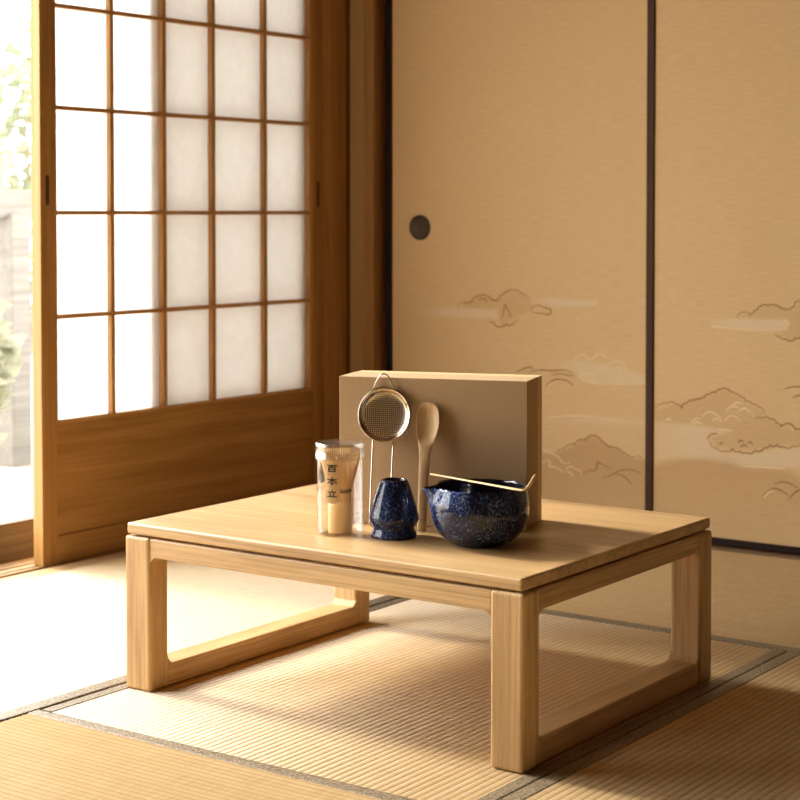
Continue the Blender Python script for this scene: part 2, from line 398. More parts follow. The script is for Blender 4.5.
# ------------------------------------------------------------------ shoji doors
Y0, Y1 = 0.319, 1.416
VB = [.563, .752, .943, 1.159]
HB = [.602, .855, 1.1095, 1.356, 1.604]
PB, PT = .3497, 1.76
def shoji(name, xf, y0, y1, vbars, lst, rst, label, pulls=True):
    """xf: room-side face; thickness 32 mm towards -x"""
    th = .032
    d = empty(name, (xf, (y0+y1)/2, 0)); L = d.location
    tag(d, label, 'sliding door', kind='structure')
    ox, oy = -L.x, -L.y
    def b(nm, boxes, m, bev=.0015):
        q = MB()
        for (a0, a1, c0, c1, e0, e1) in boxes: q.box(a0+ox, a1+ox, c0+oy, c1+oy, e0, e1, m, bev)
        return q.build(nm, d)
    TOP = HEAD-.004
    st = []
    st.append(b('stile', [(xf-th, xf, y0, y0+lst, .001, TOP)], CEDZ))
    st.append(b('stile', [(xf-th, xf, y1-rst, y1, .001, TOP)], CEDZ))
    ya, yb = y0+lst, y1-rst
    b('bottom_rail', [(xf-th+.002, xf-.001, ya, yb, .002, .068)], CEDY)
    b('middle_rail', [(xf-th+.001, xf-.0005, ya, yb, .300, .3405)], CEDY)
    b('top_rail', [(xf-th+.001, xf-.0005, ya, yb, PT+.01, TOP)], CEDY)
    b('wood_panel', [(xf-th+.010, xf-.007, ya-.003, yb+.003, .062, .305)], CEDY, .0005)
    # lattice: slim edge strips and bars in front of the paper
    q = MB(); fx0, fx1 = xf-.0182, xf-.001
    def lb(c0, c1, e0, e1, i=0.0): q.box(fx0+ox+i, fx1+ox-i, c0+oy, c1+oy, e0, e1, LATZ if e1-e0 > c1-c0 else LATY, .0008, 1)
    lb(ya, ya+.005, .3405, PT+.01); lb(yb-.016, yb, .3405, PT+.01)
    lb(ya+.005, yb-.016, .3405, PB); lb(ya+.005, yb-.016, PT, PT+.01)
    for v in vbars: lb(v-.0068, v+.0068, PB, PT, .0006)
    for h in HB: lb(ya+.005, yb-.016, h-.0052, h+.0052)
    q.build('lattice', d)
    q = MB().box(xf-.0215+ox, xf-.0195+ox, ya-.001+oy, yb+.001+oy, .3385, PT+.012, SHOJI); q.build('paper', d)
    if pulls:
        for k, yc, z0, z1 in ((0, .3415, .873, .946), (1, 1.392, .872, .946)):
            q = MB()
            pts = [(yc+.0055*math.cos(a)+oy, (z1-.006 if math.sin(a) >= 0 else z0+.006)+.006*math.sin(a)) for a in [2*PI*j/20 for j in range(20)]]
            q.prism([(p[0], p[1]) for p in pts], 0, -.002, .0007, SLIT)
            q.build('finger_pull', st[k])
    return d
shoji('door_1', XS, Y0, Y1, VB, .0495, .045, 'paper and wood lattice sliding door in front, beside the open garden gap')
shoji('door_2', XS-.037, .716, 1.419, [.943, 1.159], .050, .066, 'second paper lattice door half hidden behind the front paper door', pulls=False)

# ------------------------------------------------------------------ painted sliding screens
STROKES3 = [  # crop origin, zoom, list of (ink, points)
 ((430, 270), 6.154, [
  (3, [(172,235),(185,210),(205,200),(225,207),(245,205),(262,195),(285,168),(310,160),(345,162),(370,175),(385,190),(412,195),(430,175),(455,150),(480,132),(510,125),(540,130),(565,148),(590,160),(612,180)]),
  (3, [(620,245),(650,225),(690,228),(715,240),(745,250),(740,270),(715,270),(690,262),(660,258),(625,250)]),
  (2, [(360,305),(395,320),(410,345),(440,345),(470,330),(500,335),(520,315),(545,300)]),
  (0, [(440,300),(455,250),(460,215),(475,235),(490,265),(500,300)]),
  (0, [(300,185),(325,175),(345,185),(350,200)])]),
 ((530, 340), 6.667, [
  (1, [(295,130),(320,105),(350,95),(375,110),(400,130),(430,120),(450,95),(480,98),(515,125)]),
  (1, [(510,165),(545,150),(590,145),(625,165),(650,200)]),
  (1, [(570,190),(590,180),(605,205)]),
  (1, [(320,250),(340,230),(380,222),(440,228)]),
  (0, [(-90,215),(-40,190),(0,180),(20,190)]),
  (0, [(0,215),(60,200),(140,205),(230,200),(290,225)]),
  (0, [(140,235),(200,225),(260,235),(300,240)]),
  (0, [(100,310),(140,275),(190,262),(250,275),(290,310)]),
  (1, [(330,255),(380,280),(450,290),(600,298),(760,302)])]),
 ((530, 410), 6.667, [
  (3, [(185,280),(205,258),(225,262),(245,245),(265,232),(300,235),(320,205),(345,200),(375,202),(395,178),(425,172),(455,185),(475,210),(500,230),(525,250),(560,255),(590,260),(615,285),(650,305),(680,322),(755,330)]),
  (2, [(350,430),(375,405),(400,398),(425,402),(445,385),(440,360),(455,345),(480,355),(520,370),(550,395)]),
  (0, [(480,455),(530,440),(570,420),(600,405),(640,398),(690,400),(740,420)]),
  (0, [(570,425),(620,440),(650,465),(680,500)]),
  (1, [(60,262),(95,270),(130,280),(165,300),(195,320),(210,345),(235,355),(270,350)]),
  (1, [(60,350),(90,345),(115,335),(135,350),(130,375),(165,380),(200,395),(235,420)]),
  (1, [(240,400),(255,380),(285,378),(300,395),(330,405),(350,440)]),
  (1, [(245,410),(270,415),(290,440)]),
  (1, [(100,50),(250,38),(400,45),(560,65),(700,80)])]),
]
STROKES4 = [
 ((700, 290), 8.0, [
  (3, [(298,225),(315,195),(350,180),(385,185),(400,205),(425,185),(460,160),(490,130),(515,118),(545,130),(580,120),(610,125),(640,150),(680,160),(720,160),(750,135),(800,85),(850,60),(900,70),(950,110)]),
  (2, [(600,350),(640,370),(690,390),(730,405),(760,385),(800,375),(860,380),(920,350)]),
  (1, [(670,245),(700,243),(712,265),(705,290),(680,315)]),
  (1, [(80,290),(250,305),(400,318),(560,322),(680,316)])]),
 ((650, 380), 5.333, [
  (3, [(30,155),(60,130),(90,125),(140,130),(170,155),(200,120),(235,110),(265,105),(290,95),(320,75),(350,68),(375,52),(405,48),(430,65),(455,75),(480,90),(510,115),(545,130),(580,145),(610,175)]),
  (3, [(560,210),(600,205),(640,208),(675,230),(700,250),(715,240),(740,235),(765,250),(775,270),(800,265),(850,250),(900,270)]),
  (3, [(308,318),(316,300),(338,290),(362,292)]),
  (2, [(320,330),(360,365),(400,378),(440,365),(480,380),(510,385),(560,375),(610,360),(640,345),(680,345),(710,355),(760,350),(800,340),(860,350)]),
  (0, [(372,348),(380,334),(392,338)]), (0, [(470,335),(484,322),(500,332)]), (0, [(480,360),(500,346),(520,360)]), (0, [(520,340),(535,330),(550,345)]),
  (0, [(715,50),(750,38),(800,35),(840,40)]), (0, [(765,95),(790,82),(830,80)]),
  (1, [(220,225),(245,205),(270,205)]), (1, [(225,238),(250,222),(280,235)]), (1, [(275,200),(300,175),(325,170),(355,185),(385,210)]),
  (1, [(330,215),(355,205),(385,225)]), (1, [(395,220),(420,195),(455,195),(485,225)]), (1, [(405,160),(440,135),(465,120),(495,130)]),
  (1, [(420,150),(445,138),(470,150)]), (1, [(465,175),(500,155),(545,170),(550,200)]), (1, [(475,160),(510,150),(535,180)]),
  (1, [(85,215),(100,205),(115,215)]), (1, [(360,262),(400,265),(440,272)]),
  (1, [(490,460),(560,462),(640,467),(730,474)])]),
 ((650, 450), 5.333, [
  (0, [(600,250),(630,220),(665,205),(700,215),(735,240)]), (1, [(606,252),(634,226),(662,214)]),
  (0, [(740,265),(770,230),(800,215),(850,225)]), (0, [(660,180),(710,170),(760,185),(790,205)])]),
]
# (channel, strength, softness in crop px, polygon) : 0 = brown wash, 1 = silver mist
WASH3 = [((430, 270), 6.154, [(1, .75, 6, [(-100,245),(150,232),(415,245),(408,298),(150,292),(-100,262)]), (1, .8, 6, [(625,172),(800,176),(1030,190),(1030,222),(800,228),(640,212)]),
                              (0, .35, 5, [(200,205),(285,168),(345,162),(412,195),(480,132),(540,130),(612,180),(640,245),(500,300),(440,345),(420,240),(200,235)])]),
         ((530, 340), 6.667, [(1, .7, 8, [(90,140),(300,140),(450,150),(640,190),(800,250),(800,302),(400,288),(320,250),(300,205),(110,190)])]),
         ((530, 410), 6.667, [(1, .45, 10, [(40,50),(400,40),(800,70),(800,100),(400,92),(40,90)]),
                              (0, .75, 6, [(60,300),(185,280),(300,235),(345,200),(425,172),(500,230),(590,260),(680,322),(800,335),(800,800),(-400,800),(-400,330)])])]
WASH4 = [((700, 290), 8.0, [(1, .8, 8, [(0,222),(300,232),(690,240),(712,265),(690,318),(400,315),(120,295)]),
                            (0, .3, 6, [(310,210),(425,185),(515,118),(610,125),(720,160),(800,85),(950,100),(950,340),(730,400),(640,370),(712,300),(700,240)])]),
         ((650, 380), 5.333, [(0, .35, 5, [(20,170),(140,130),(200,120),(350,68),(405,48),(510,115),(610,175),(700,250),(775,270),(900,270),(900,330),(700,345),(560,370),(440,365),(360,360),(310,310),(440,280),(230,235),(30,220)]),
                              (1, .7, 8, [(-120,215),(10,222),(220,240),(430,272),(330,298),(308,320),(350,372),(440,388),(560,388),(700,368),(860,355),(860,470),(500,460),(300,420),(60,420),(10,430)]),
                              (1, .5, 6, [(700,365),(860,345),(860,420),(760,415)]),
                              (0, .75, 14, [(10,470),(60,440),(200,412),(420,415),(500,462),(730,476),(800,520),(900,560),(900,900),(10,900)])])]

def poly_dist(px, py, poly):
    """signed distance (inside positive) from grid points to polygon"""
    P = np.array(poly, float); d = np.full(px.shape, 1e9); ins = np.zeros(px.shape, bool)
    for (ax, ay), (bx, by) in zip(P, np.roll(P, -1, 0)):
        ex, ey = bx-ax, by-ay
        t_ = np.clip(((px-ax)*ex+(py-ay)*ey)/(ex*ex+ey*ey), 0, 1)
        d = np.minimum(d, np.hypot(px-ax-t_*ex, py-ay-t_*ey))
        c = ((ay > py) != (by > py)) & (px < (bx-ax)*(py-ay)/((by-ay) if by != ay else 1e-9)+ax)
        ins ^= c
    return np.where(ins, d, -d)

def fusuma(name, x0, x1, yp, washes, strokes, label, fm, pull_x=None, pull_z=.812):
    d = empty(name, ((x0+x1)/2, yp, 0)); tag(d, label, 'sliding screen', kind='structure')
    ox = -(x0+x1)/2
    TOP = HEAD-.004
    fw = .0225
    for a, b_ in ((x0, x0+fw), (x1-fw, x1)):
        MB().box(a+ox, b_+ox, -.006, .020, .003, TOP, fm, .003).build('frame_stile', d)
    MB().box(x0+fw+ox, x1-fw+ox, -.005, .020, .003, .021, LACQ, .002).build('bottom_rail', d)
    MB().box(x0+fw+ox, x1-fw+ox, -.005, .020, TOP-.02, TOP, fm, .002).build('top_rail', d)
    # paper as a fine grid carrying the painter's washes
    xa, xb, za, zb = x0+fw-.002, x1-fw+.002, .019, TOP-.018
    st_ = .005
    zs = list(np.arange(za, .80, st_)) + [.80, 1.2, zb]
    nx = int((xb-xa)/st_)+1
    X, Z = np.meshgrid(np.linspace(xa, xb, nx), np.array(zs))
    # photo pixel of every grid point, so that the washes follow the traced shapes
    Dx, Dy, Dz = X-CAM.x, yp-CAM.y+0*X, Z-CAM.z
    dep = Dx*FW.x+Dy*FW.y+Dz*FW.z
    U = 400+F_PX*(Dx*RT.x+Dy*RT.y+Dz*RT.z)/dep; V = CY-F_PX*(Dx*UP.x+Dy*UP.y+Dz*UP.z)/dep
    pig = np.zeros(X.shape+(4,)); pig[..., 3] = 1
    for (oxp, oyp), s, ws in washes:
        cu, cv = (U-oxp)*s, (V-oyp)*s
        for ch, k, soft, poly in ws:
            a = np.clip(poly_dist(cu, cv, poly)/(soft*3.2)+.5, 0, 1)*k*(.72 if ch == 0 else .62)
            if ch == 1:
                u0, u1 = min(p[0] for p in poly), max(p[0] for p in poly); a = a*np.clip((cu-u0)/(.35*(u1-u0)), 0.12, 1)
            if k > .7 and ch == 0: a = a*np.clip(1-(cv-400)/900, .3, 1)
            pig[..., ch] = np.maximum(pig[..., ch], a)
    me = bpy.data.meshes.new('paper')
    nz = len(zs); verts = np.stack([X+ox, 0*X, Z], -1).reshape(-1, 3)
    idx = np.arange(nx*nz).reshape(nz, nx)
    faces = np.stack([idx[:-1, :-1], idx[:-1, 1:], idx[1:, 1:], idx[1:, :-1]], -1).reshape(-1, 4)
    me.from_pydata(verts.tolist(), [], faces.tolist())
    ca = me.color_attributes.new('pigment', 'FLOAT_COLOR', 'POINT'); ca.data.foreach_set('color', pig.reshape(-1))
    me.materials.append(FUSUMA)
    o = bpy.data.objects.new('paper', me); COL.objects.link(o); o.parent = d
    # core board behind the paper
    MB().box(x0+fw*.5+ox, x1-fw*.5+ox, .0015, .018, .012, TOP-.012, PLASTER).build('core_board', d)
    # brush lines, a hair's thickness of ink on the paper
    q = MB()
    for (oxp, oyp), s, sl in strokes:
        for ink, pts in sl:
            # smooth the traced points
            P = [Vector(at((oxp+x/s, oyp+y/s), (0, 1, 0), yp)) for x, y in pts]
            P = [p for p in P if xa+.004 < p.x < xb-.004]
            if len(P) < 2: continue
            fine = []
            if ink >= 2:                         # scalloped cloud edges
                sg = 1 if ink == 3 else -1; ink = 0
                for k in range(len(P)-1):
                    e_ = P[k+1]-P[k]; nv = Vector((-e_.z, 0, e_.x))*sg*.24
                    for j in range(7): fine.append(P[k]+e_*(j/7)+nv*math.sin(PI*j/7))
            else:
              for k in range(len(P)-1):
                p0, p1, p2, p3 = P[max(k-1, 0)], P[k], P[k+1], P[min(k+2, len(P)-1)]
                for j in range(5):
                    t_ = j/5
                    fine.append(.5*((2*p1)+(p2-p0)*t_+(2*p0-5*p1+4*p2-p3)*t_*t_+(3*p1-p0-3*p2+p3)*t_**3))
            fine.append(P[-1])
            n = len(fine); base = .0021 if ink == 0 else .0024
            rr = [base*(.45+.55*math.sin(PI*(k+.5)/n))*(.85+.3*random.random()) for k in range(n)]
            pts3 = [Vector((p.x+ox, -.0004, p.z)) for p in fine]
            q.tube(pts3, rr, INK if ink == 0 else WHITEINK, seg=6, flat=.12, nrm=(0, 1, 0))
    q.build('cloud_painting', d)
    if pull_x is not None:
        q = MB(); R = .0365
        prof = [(R, -.001), (R, .003), (R*.95, .0042), (R*.84, .0044), (R*.80, .003)]
        rows = [[(pull_x+ox+r*math.cos(2*PI*k/48), -z, pull_z+r*math.sin(2*PI*k/48)) for k in range(48)] for r, z in prof]
        q.grid(rows, DARKR, True)
        rows = [[(pull_x+ox+r*math.cos(2*PI*k/48), -z, pull_z+r*math.sin(2*PI*k/48)) for k in range(48)] for r, z in [(R*.82, .0032), (R*.72, .0016), (R*.4, .0012), (.0005, .0011)]]
        q.grid(rows, DARKM, True)
        q.build('round_pull', d)
    return d
Y3 = YF+.028
xl = at((386.3, 213), (0, 1, 0), Y3).x
fusuma('door_3', xl, -.305, Y3, WASH3, STROKES3, 'painted gold paper screen with the dark round finger pull', LACQ, pull_x=at((420, 227.5), (0, 1, 0), Y3).x, pull_z=at((420, 227.5), (0, 1, 0), Y3).z)
fusuma('door_4', -.334, .53, YF, WASH4, STROKES4, 'painted gold paper screen on the right with cloud-wrapped hills', LACQB)

# ------------------------------------------------------------------ tatami mats
RIB = .0140
def mat_mesh(wx, wy, name='rush_surface'):
    """rush top with ribs along Y"""
    q = MB(); n = max(8, int(round(wx/RIB*8)))
    xs_ = [wx*k/n for k in range(n+1)]
    pr = [(x, -.0006*(1-abs(math.sin(PI*x/RIB)))**1.6) for x in xs_]
    q.grid([[(x, 0, z) for x, z in pr], [(x, wy, z) for x, z in pr]], TATAMI, smooth=True)
    q.box(0.0005, wx-.0005, 0.0005, wy-.0005, -.048, -.0035, TATAMI)
    return q
def tatami_mat(loc, wx, wy, rz, borders, label):
    """local X across the ribs, Y along them; borders: list of (x0,x1) strips"""
    t_ = empty('tatami_mat', loc, rz); tag(t_, label, 'tatami mat', 'tatami mats on the floor')
    mat_mesh(wx, wy).build('rush_surface', t_, fix=False)
    for a, b_ in borders:
        q = MB()
        prof = [(a, -.004), (a+.0004, .0004), (a+.002, .0010), (b_-.002, .0010), (b_-.0004, .0004), (b_, -.004)]
        q.grid([[(x, -.0006, z) for x, z in prof], [(x, wy+.0006, z) for x, z in prof]], CLOTH, smooth=False)
        q.build('cloth_border', t_)
    return t_
# A left, C under the table, R right : ribs along y ; F front, B back : ribs along x
tatami_mat((-1.262, -2.0, 0), .8155, 3.48, 0, [(.7825, .8155)], 'sunlit tatami mat along the sill of the paper doors, left of the low table')
tatami_mat((-.4385, -.514, 0), .8845, 1.118, 0, [(0, .0255), (.8585, .8845)], 'tatami mat beneath the low wooden table, cloth border on both sides')
tatami_mat((.4485, -2.2, 0), .92, 2.806, 0, [(0, .029)], 'shaded tatami mat to the right of the low table, under its long shadow')
tatami_mat((.4445, -1.40, 0), .8835, .885, PI/2, [(.8575, .8835)], 'tatami mat in the left foreground, its ribs crossing those under the table')
tatami_mat((1.50, .6075, 0), .888, 1.944, PI/2, [(0, .034), (.856, .888)], 'tatami mat behind the low table, running along the painted screens')

# ------------------------------------------------------------------ low table
def arc_fillet(cx, cy, sx, sy, r, n=8):
    """concave corner piece: corner at (cx,cy), opening towards (sx,sy)"""
    p = [(cx, cy)]
    for k in range(n+1):
        a = PI/2*k/n
        p.append((cx+sx*(r-r*math.sin(a)), cy+sy*(r-r*math.cos(a))))
    return p
tb = empty('low_table', (0, 0, .0011))
tag(tb, 'low light oak table with looped legs standing on the tatami', 'table')
hx, hy = TW/2, TD/2
LW, LD = .0570, .0475
zl = TOPZ-TT-.003
MB().box(-hx, hx, -hy, hy, TOPZ-TT, TOPZ-.0011, OAKX, .0045, 3).build('tabletop', tb)
R_ = .021
AZ0 = .2405; FR_H = .0415
for sx in (-1, 1):
    for sy in (-1, 1):
        q = MB()
        x0, x1 = sorted((sx*(hx+.0032), sx*(hx-LW))); y0, y1 = sorted((sy*(hy+.0020), sy*(hy-LD)))
        q.box(x0, x1, y0, y1, 0.0, zl, OAKZ, .0055, 3)
        # fillet towards the apron (in x) and the two side rails (in y)
        xi, yi = sx*(hx-LW-.0005), sy*(hy-LD-.0005)
        q.prism(arc_fillet(xi-(-sx)*.004, AZ0+.004, -sx, -1, R_+.004), 1, *sorted((sy*(hy-.0012), sy*(hy-.026))), OAKZ)
        for cz, dz in ((AZ0+.003, -1), (FR_H-.003, 1)):
            pr = arc_fillet(yi+sy*.003, cz, -sy, dz, R_+.003)
            q.prism(pr, 0, *sorted((sx*(hx-.0002), sx*(hx-LW+.0012))), OAKZ)
        q.build('leg', tb)
for sy in (-1, 1):
    y0, y1 = sorted((sy*(hy-.0008), sy*(hy-.028)))
    MB().box(-hx+LW-.002, hx-LW+.002, y0, y1, AZ0, zl-.0005, OAKX, .0035, 2).build('apron', tb)
for sx in (-1, 1):
    x0, x1 = sorted((sx*(hx-.0002), sx*(hx-LW+.001)))
    MB().box(x0, x1, -hy+LD-.002, hy-LD+.002, AZ0, zl-.0005, OAKY, .0035, 2).build('side_rail', tb)
    MB().box(x0, x1, -hy+LD-.002, hy-LD+.002, 0.0005, FR_H, OAKY, .0035, 2).build('floor_rail', tb)
    MB().box(x0+.008, x1-.008, -hy+.02, hy-.02, TOPZ-TT-.006, TOPZ-TT+.001, OAKY).build('spacer', tb)

# ------------------------------------------------------------------ card box
BR, BW, BD, BH = .32933, .34445, .126, .2627
FRc = Vector((.21865, .00899, TOPZ))
ux = Vector((math.cos(BR), math.sin(BR), 0)); uy = Vector((-math.sin(BR), math.cos(BR), 0))
FL = FRc - ux*BW
bx = empty('gift_box', FL + (ux*BW+uy*BD)/2, BR)
tag(bx, 'tall kraft cardboard box standing upright at the back of the low table', 'box')
a, b_ = BW/2, BD/2
MB().box(-a, a, -b_, -b_+.088*BD/.126, 0.0003, BH, KRAFT, .0012, 2).build('lid', bx)
MB().box(-a+.0008, a-.0008, -b_+.088*BD/.126, b_, 0.0008, BH-.0006, KRAFTE, .0012, 2).build('base', bx)
nb = -uy                                        # outward normal of the front face
def face_c(dist): return nb.dot(FL)+dist

# ------------------------------------------------------------------ tea strainer leaning on the box
def strainer():
    s0, s1 = .042, .0040                         # distance from the box face at the table and at its upper edge
    v = (Vector((0, 0, BH)) - nb*(s0-s1)); v.normalize()
    n = ux.cross(v); n.normalize()               # plane normal
    if n.dot(FW) > 0: n = -n                     # towards the viewer
    foot = FL + nb*s0
    c = n.dot(foot)
    P = lambda q: at(q, n, c)
    o0 = P((381, 528)); o0.z = TOPZ
    e = empty('tea_strainer', o0); tag(e, 'round steel mesh strainer with a wire handle leaning on the kraft box', 'strainer')
    L = lambda p: Vector(p)-o0
    C = P((384.5, 414.8)); R = .0494
    ring = lambda r, off, k: C + ux*(r*math.cos(k)) + v*(r*math.sin(k)) + n*off
    seg = 72
    q = MB()                                     # flat rim band with rolled edges
    prof = [(R*.985, -.0035), (R, -.002), (R*1.0, .001), (R*.975, .0028), (R*.93, .002), (R*.87, -.0005), (R*.83, -.0035), (R*.85, -.0045), (R*.985, -.0035)]
    q.grid([[L(ring(r, o_, 2*PI*k/seg)) for k in range(seg)] for r, o_ in prof], STEEL, True)
    q.build('rim', e)
    q = MB(); rows = []
    for j in range(15):
        f = j/14; r = R*.845*math.cos(f*PI/2*.999); dpt = -.0032-.0070*math.sin(f*PI/2)
        rows.append([L(ring(max(r, 1e-5), dpt, 2*PI*k/seg)) for k in range(seg)])
    q.grid(rows, MESH, True)
    o = q.build('mesh_bowl', e)
    uvl = o.data.uv_layers.new(name='UVMap')
    lc = L(C)
    for lp in o.data.loops:
        p = o.data.vertices[lp.vertex_index].co - lc
        uvl.data[lp.index].uv = (p.dot(ux)/(2*R)+.5, p.dot(v)/(2*R)+.5)
    # wire loop above the rim
    q = MB()
    loop = [(373.2, 389.5), (375, 385), (377.3, 380), (379.6, 376.2), (382, 374.2), (385, 373.9), (387.6, 375.6), (389.8, 379), (392, 384), (394.3, 389.6)]
    q.tube([L(P(z) + n*.0005) for z in loop], .0013, STEEL, 8); q.build('hook', e)
    # two long wires joined at the foot
    q = MB()
    A, B = P((372.8, 441.5)), P((393.2, 441.5))
    fa, fb = P((369.5, 524)), P((389.5, 524))
    lo = TOPZ+.0016
    def zfix(p, z): return p - v*((p.z-z)/v.z)
    fa, fb = zfix(fa, lo+.006), zfix(fb, lo+.006)
    mid = zfix((fa+fb)/2, lo)
    pts = [A+v*.004] + [A.lerp(fa, k/6) for k in range(1, 6)] + [fa, zfix(fa.lerp(fb, .12), lo+.001), zfix(fa.lerp(fb, .3), lo), mid, zfix(fa.lerp(fb, .7), lo), zfix(fa.lerp(fb, .88), lo+.001), fb] + [fb.lerp(B, k/6) for k in range(1, 6)] + [B+v*.004]
    q.tube([L(p) for p in pts], .0015, STEEL, 8); q.build('wire_handle', e)
strainer()

# ------------------------------------------------------------------ wooden spoon leaning on the box
def spoon():
    s0, s1 = .0455, .0090
    zt = .262*0.86
    v = Vector((0, 0, zt)) - nb*(s0-s1); v.normalize()
    n = ux.cross(v); n.normalize()
    if n.dot(FW) > 0: n = -n
    c = n.dot(FL+nb*s0)
    P = lambda q: at(q, n, c)
    # outline: (y px, centre x px, half width px, belly depth m, thickness m)
    S_ = [(531.2, 421.6, 4.0), (530.6, 421.6, 4.5), (526, 421.8, 4.6), (505, 422.6, 4.7), (485, 423.3, 4.9), (470, 424, 5.2), (458, 424.6, 5.6), (451, 425.1, 6.1), (446, 425.6, 6.9), (441, 426.1, 8.2), (435, 426.7, 9.8), (428, 427.3, 11.1), (421, 427.7, 11.6), (414, 427.9, 11.3), (409, 428, 10.2), (405.5, 428, 8.3), (403.3, 428, 5.8), (402.2, 428, 2.6), (402, 428, 0.6)]
    o0 = P((421.6, 531)); o0.z = TOPZ
    e = MB(); rows = []
    for y, x, hw in S_:
        pc = P((x, y)); h = (P((x+hw, y))-P((x-hw, y))).length/2
        bowl = max(0.0, min(1.0, (446-y)/9.0))*max(0.0, min(1.0, (y-402)/7.0))
        th = .0030 if y > 445 else .0026
        ring = []
        for k in range(28):
            a = 2*PI*k/28
            w_ = math.cos(a)*h
            s_ = math.sin(a)
            off = s_*th*(1.0 if abs(math.cos(a)) < .9 else .9)
            dish = -.009*bowl*(1-(w_/h)**2) if h > 0 else 0
            off += dish*(1.0 if s_ > 0 else .75)
            p = pc + ux*w_ + n*off
            if p.z < TOPZ+.0004: p = p + v*((TOPZ+.0004-p.z)/v.z)
            ring.append(p-o0)
        rows.append(ring)
    e.grid(rows, SPOONW, True, True, True)
    o = e.build('wooden_spoon', loc=o0)
    tag(o, 'pale wooden spoon leaning bowl up against the kraft box', 'spoon')
spoon()

# ------------------------------------------------------------------ whisk in its clear tube
HC = Vector((-.037, -.1926, TOPZ))
tube_ = empty('whisk_case', HC); tag(tube_, 'clear plastic cylinder with black lettering holding the bamboo whisk', 'container')
RC = .0402; HT = .158
q = MB(); q.lathe([(.001, .0012), (RC-.004, .0012), (RC-.001, .0022), (RC, .005), (RC, HT-.03), (RC, HT-.004)], CLEAR, seg=72)
q.lathe([(RC-.0012, HT-.004), (RC-.0012, .0055), (RC-.0025, .0040), (.001, .0034)], CLEAR, seg=72)
q.build('body', tube_)
q = MB(); RL = RC+.0024
q.lathe([(RC+.0004, HT-.027), (RL-.0002, HT-.027), (RL, HT-.026), (RL, HT-.021), (RL-.0007, HT-.020), (RL-.0007, HT-.006), (RL, HT-.005), (RL-.001, HT), (RL-.004, HT+.0015), (RL-.006, HT+.0006), (.001, HT-.0002)], CLEARL, seg=72)
q.build('lid', tube_)
# printed slip curved inside the tube wall, facing the viewer a little left
view = Vector((CAM.x-HC.x, CAM.y-HC.y, 0)); va = math.atan2(view.y, view.x)
RS = RC-.0022
def onwall(s, z, r): # s: metres to the viewer's right along the wall
    a_ = va + s/RS
    return Vector((r*math.cos(a_), r*math.sin(a_), z))
sc_ = 1/577.4
s_of = lambda px: RS*math.asin(max(-.99, min(.99, (px-339.8)*sc_/RS)))
z_of = lambda py: (533.5+ .153*RS/sc_ - py)*sc_*1.012
q = MB()
s0, s1 = s_of(325), s_of(340); zt_, zb_ = z_of(460), z_of(504)
rows = []
for k in range(13):
    f = k/12; s_ = s0+(s1-s0)*f
    zb = zb_ + .004*(abs(2*f-1)**3)
    rows.append([onwall(s_, zb, RS), onwall(s_, zt_, RS)])
q.grid(rows, SLIP)
sl = q.build('printed_slip', tube_)
def glyph(strokes, cx, cy, w, h, name):
    """strokes in a unit square, y down"""
    q = MB()
    for (x0, y0, x1, y1, th0, th1) in strokes:
        n_ = 5; pts = [(x0+(x1-x0)*k/n_, y0+(y1-y0)*k/n_, th0+(th1-th0)*k/n_) for k in range(n_+1)]
        dx, dy = (x1-x0)*w, (y1-y0)*h; l = math.hypot(dx, dy); nx_, ny_ = -dy/l, dx/l
        A, B = [], []
        for x, y, t_ in pts:
            X, Y = cx+(x-.5)*w, cy+(y-.5)*h
            for lst, sg in ((A, 1), (B, -1)):
                lst.append(onwall(s_of(X+sg*nx_*t_), z_of(Y+sg*ny_*t_), RS+.0005))
        q.grid([A, B], TEXT, smooth=False)
    q.build(name, sl)
T_ = .62
glyph([(0, .1, 1, .1, .5, .7), (.52, .12, .42, .36, .6, .5), (.2, .36, .2, 1, T_, T_), (.8, .36, .8, 1, T_, T_), (.2, .38, .8, .38, .5, .5), (.2, .68, .8, .68, .45, .45), (.2, .96, .8, .96, .5, .5)], 332, 469.2, 10.0, 6.8, 'lettering')
glyph([(.02, .3, .98, .3, .5, .7), (.5, 0, .5, 1, .7, .7), (.48, .32, .05, .82, .6, .4), (.52, .32, .98, .8, .5, .75), (.3, .78, .7, .78, .5, .5)], 332, 481.8, 10.0, 7.6, 'lettering')
glyph([(.48, 0, .55, .18, .6, .6), (.1, .28, .9, .28, .5, .6), (.3, .42, .38, .85, .6, .6), (.7, .42, .6, .85, .6, .6), (0, .93, 1, .93, .5, .7)], 332, 494.0, 10.0, 6.8, 'lettering')
# the whisk
wk = empty('bamboo_whisk', HC+Vector((.0015, -.001, .0036))); tag(wk, 'pale bamboo tea whisk standing tines up inside the clear cylinder', 'tea whisk')
q = MB(); hr = .0208; hh = .0545
q.lathe([(.001, 0), (hr-.001, 0), (hr, .001), (hr, .046), (hr+.0004, .048), (hr, .050), (hr-.0008, hh), (hr-.004, hh+.001), (.001, hh+.001)], BAMBOOL, seg=48)
q.build('handle', wk)
q = MB()
q.lathe([(hr-.0018, hh), (hr-.0026, hh+.010), (hr-.003, hh+.018)], BAMBOO, seg=48, smooth=True)
q.build('neck', wk)
q = MB()
for k in range(3):
    z_ = hh+.0165+k*.0022; q.tube([((hr-.0020)*math.cos(2*PI*j/40), (hr-.0020)*math.sin(2*PI*j/40), z_) for j in range(40)], .0012, THREAD, 6, closed=True)
q.build('thread', wk)
q = MB(); nt_ = 54
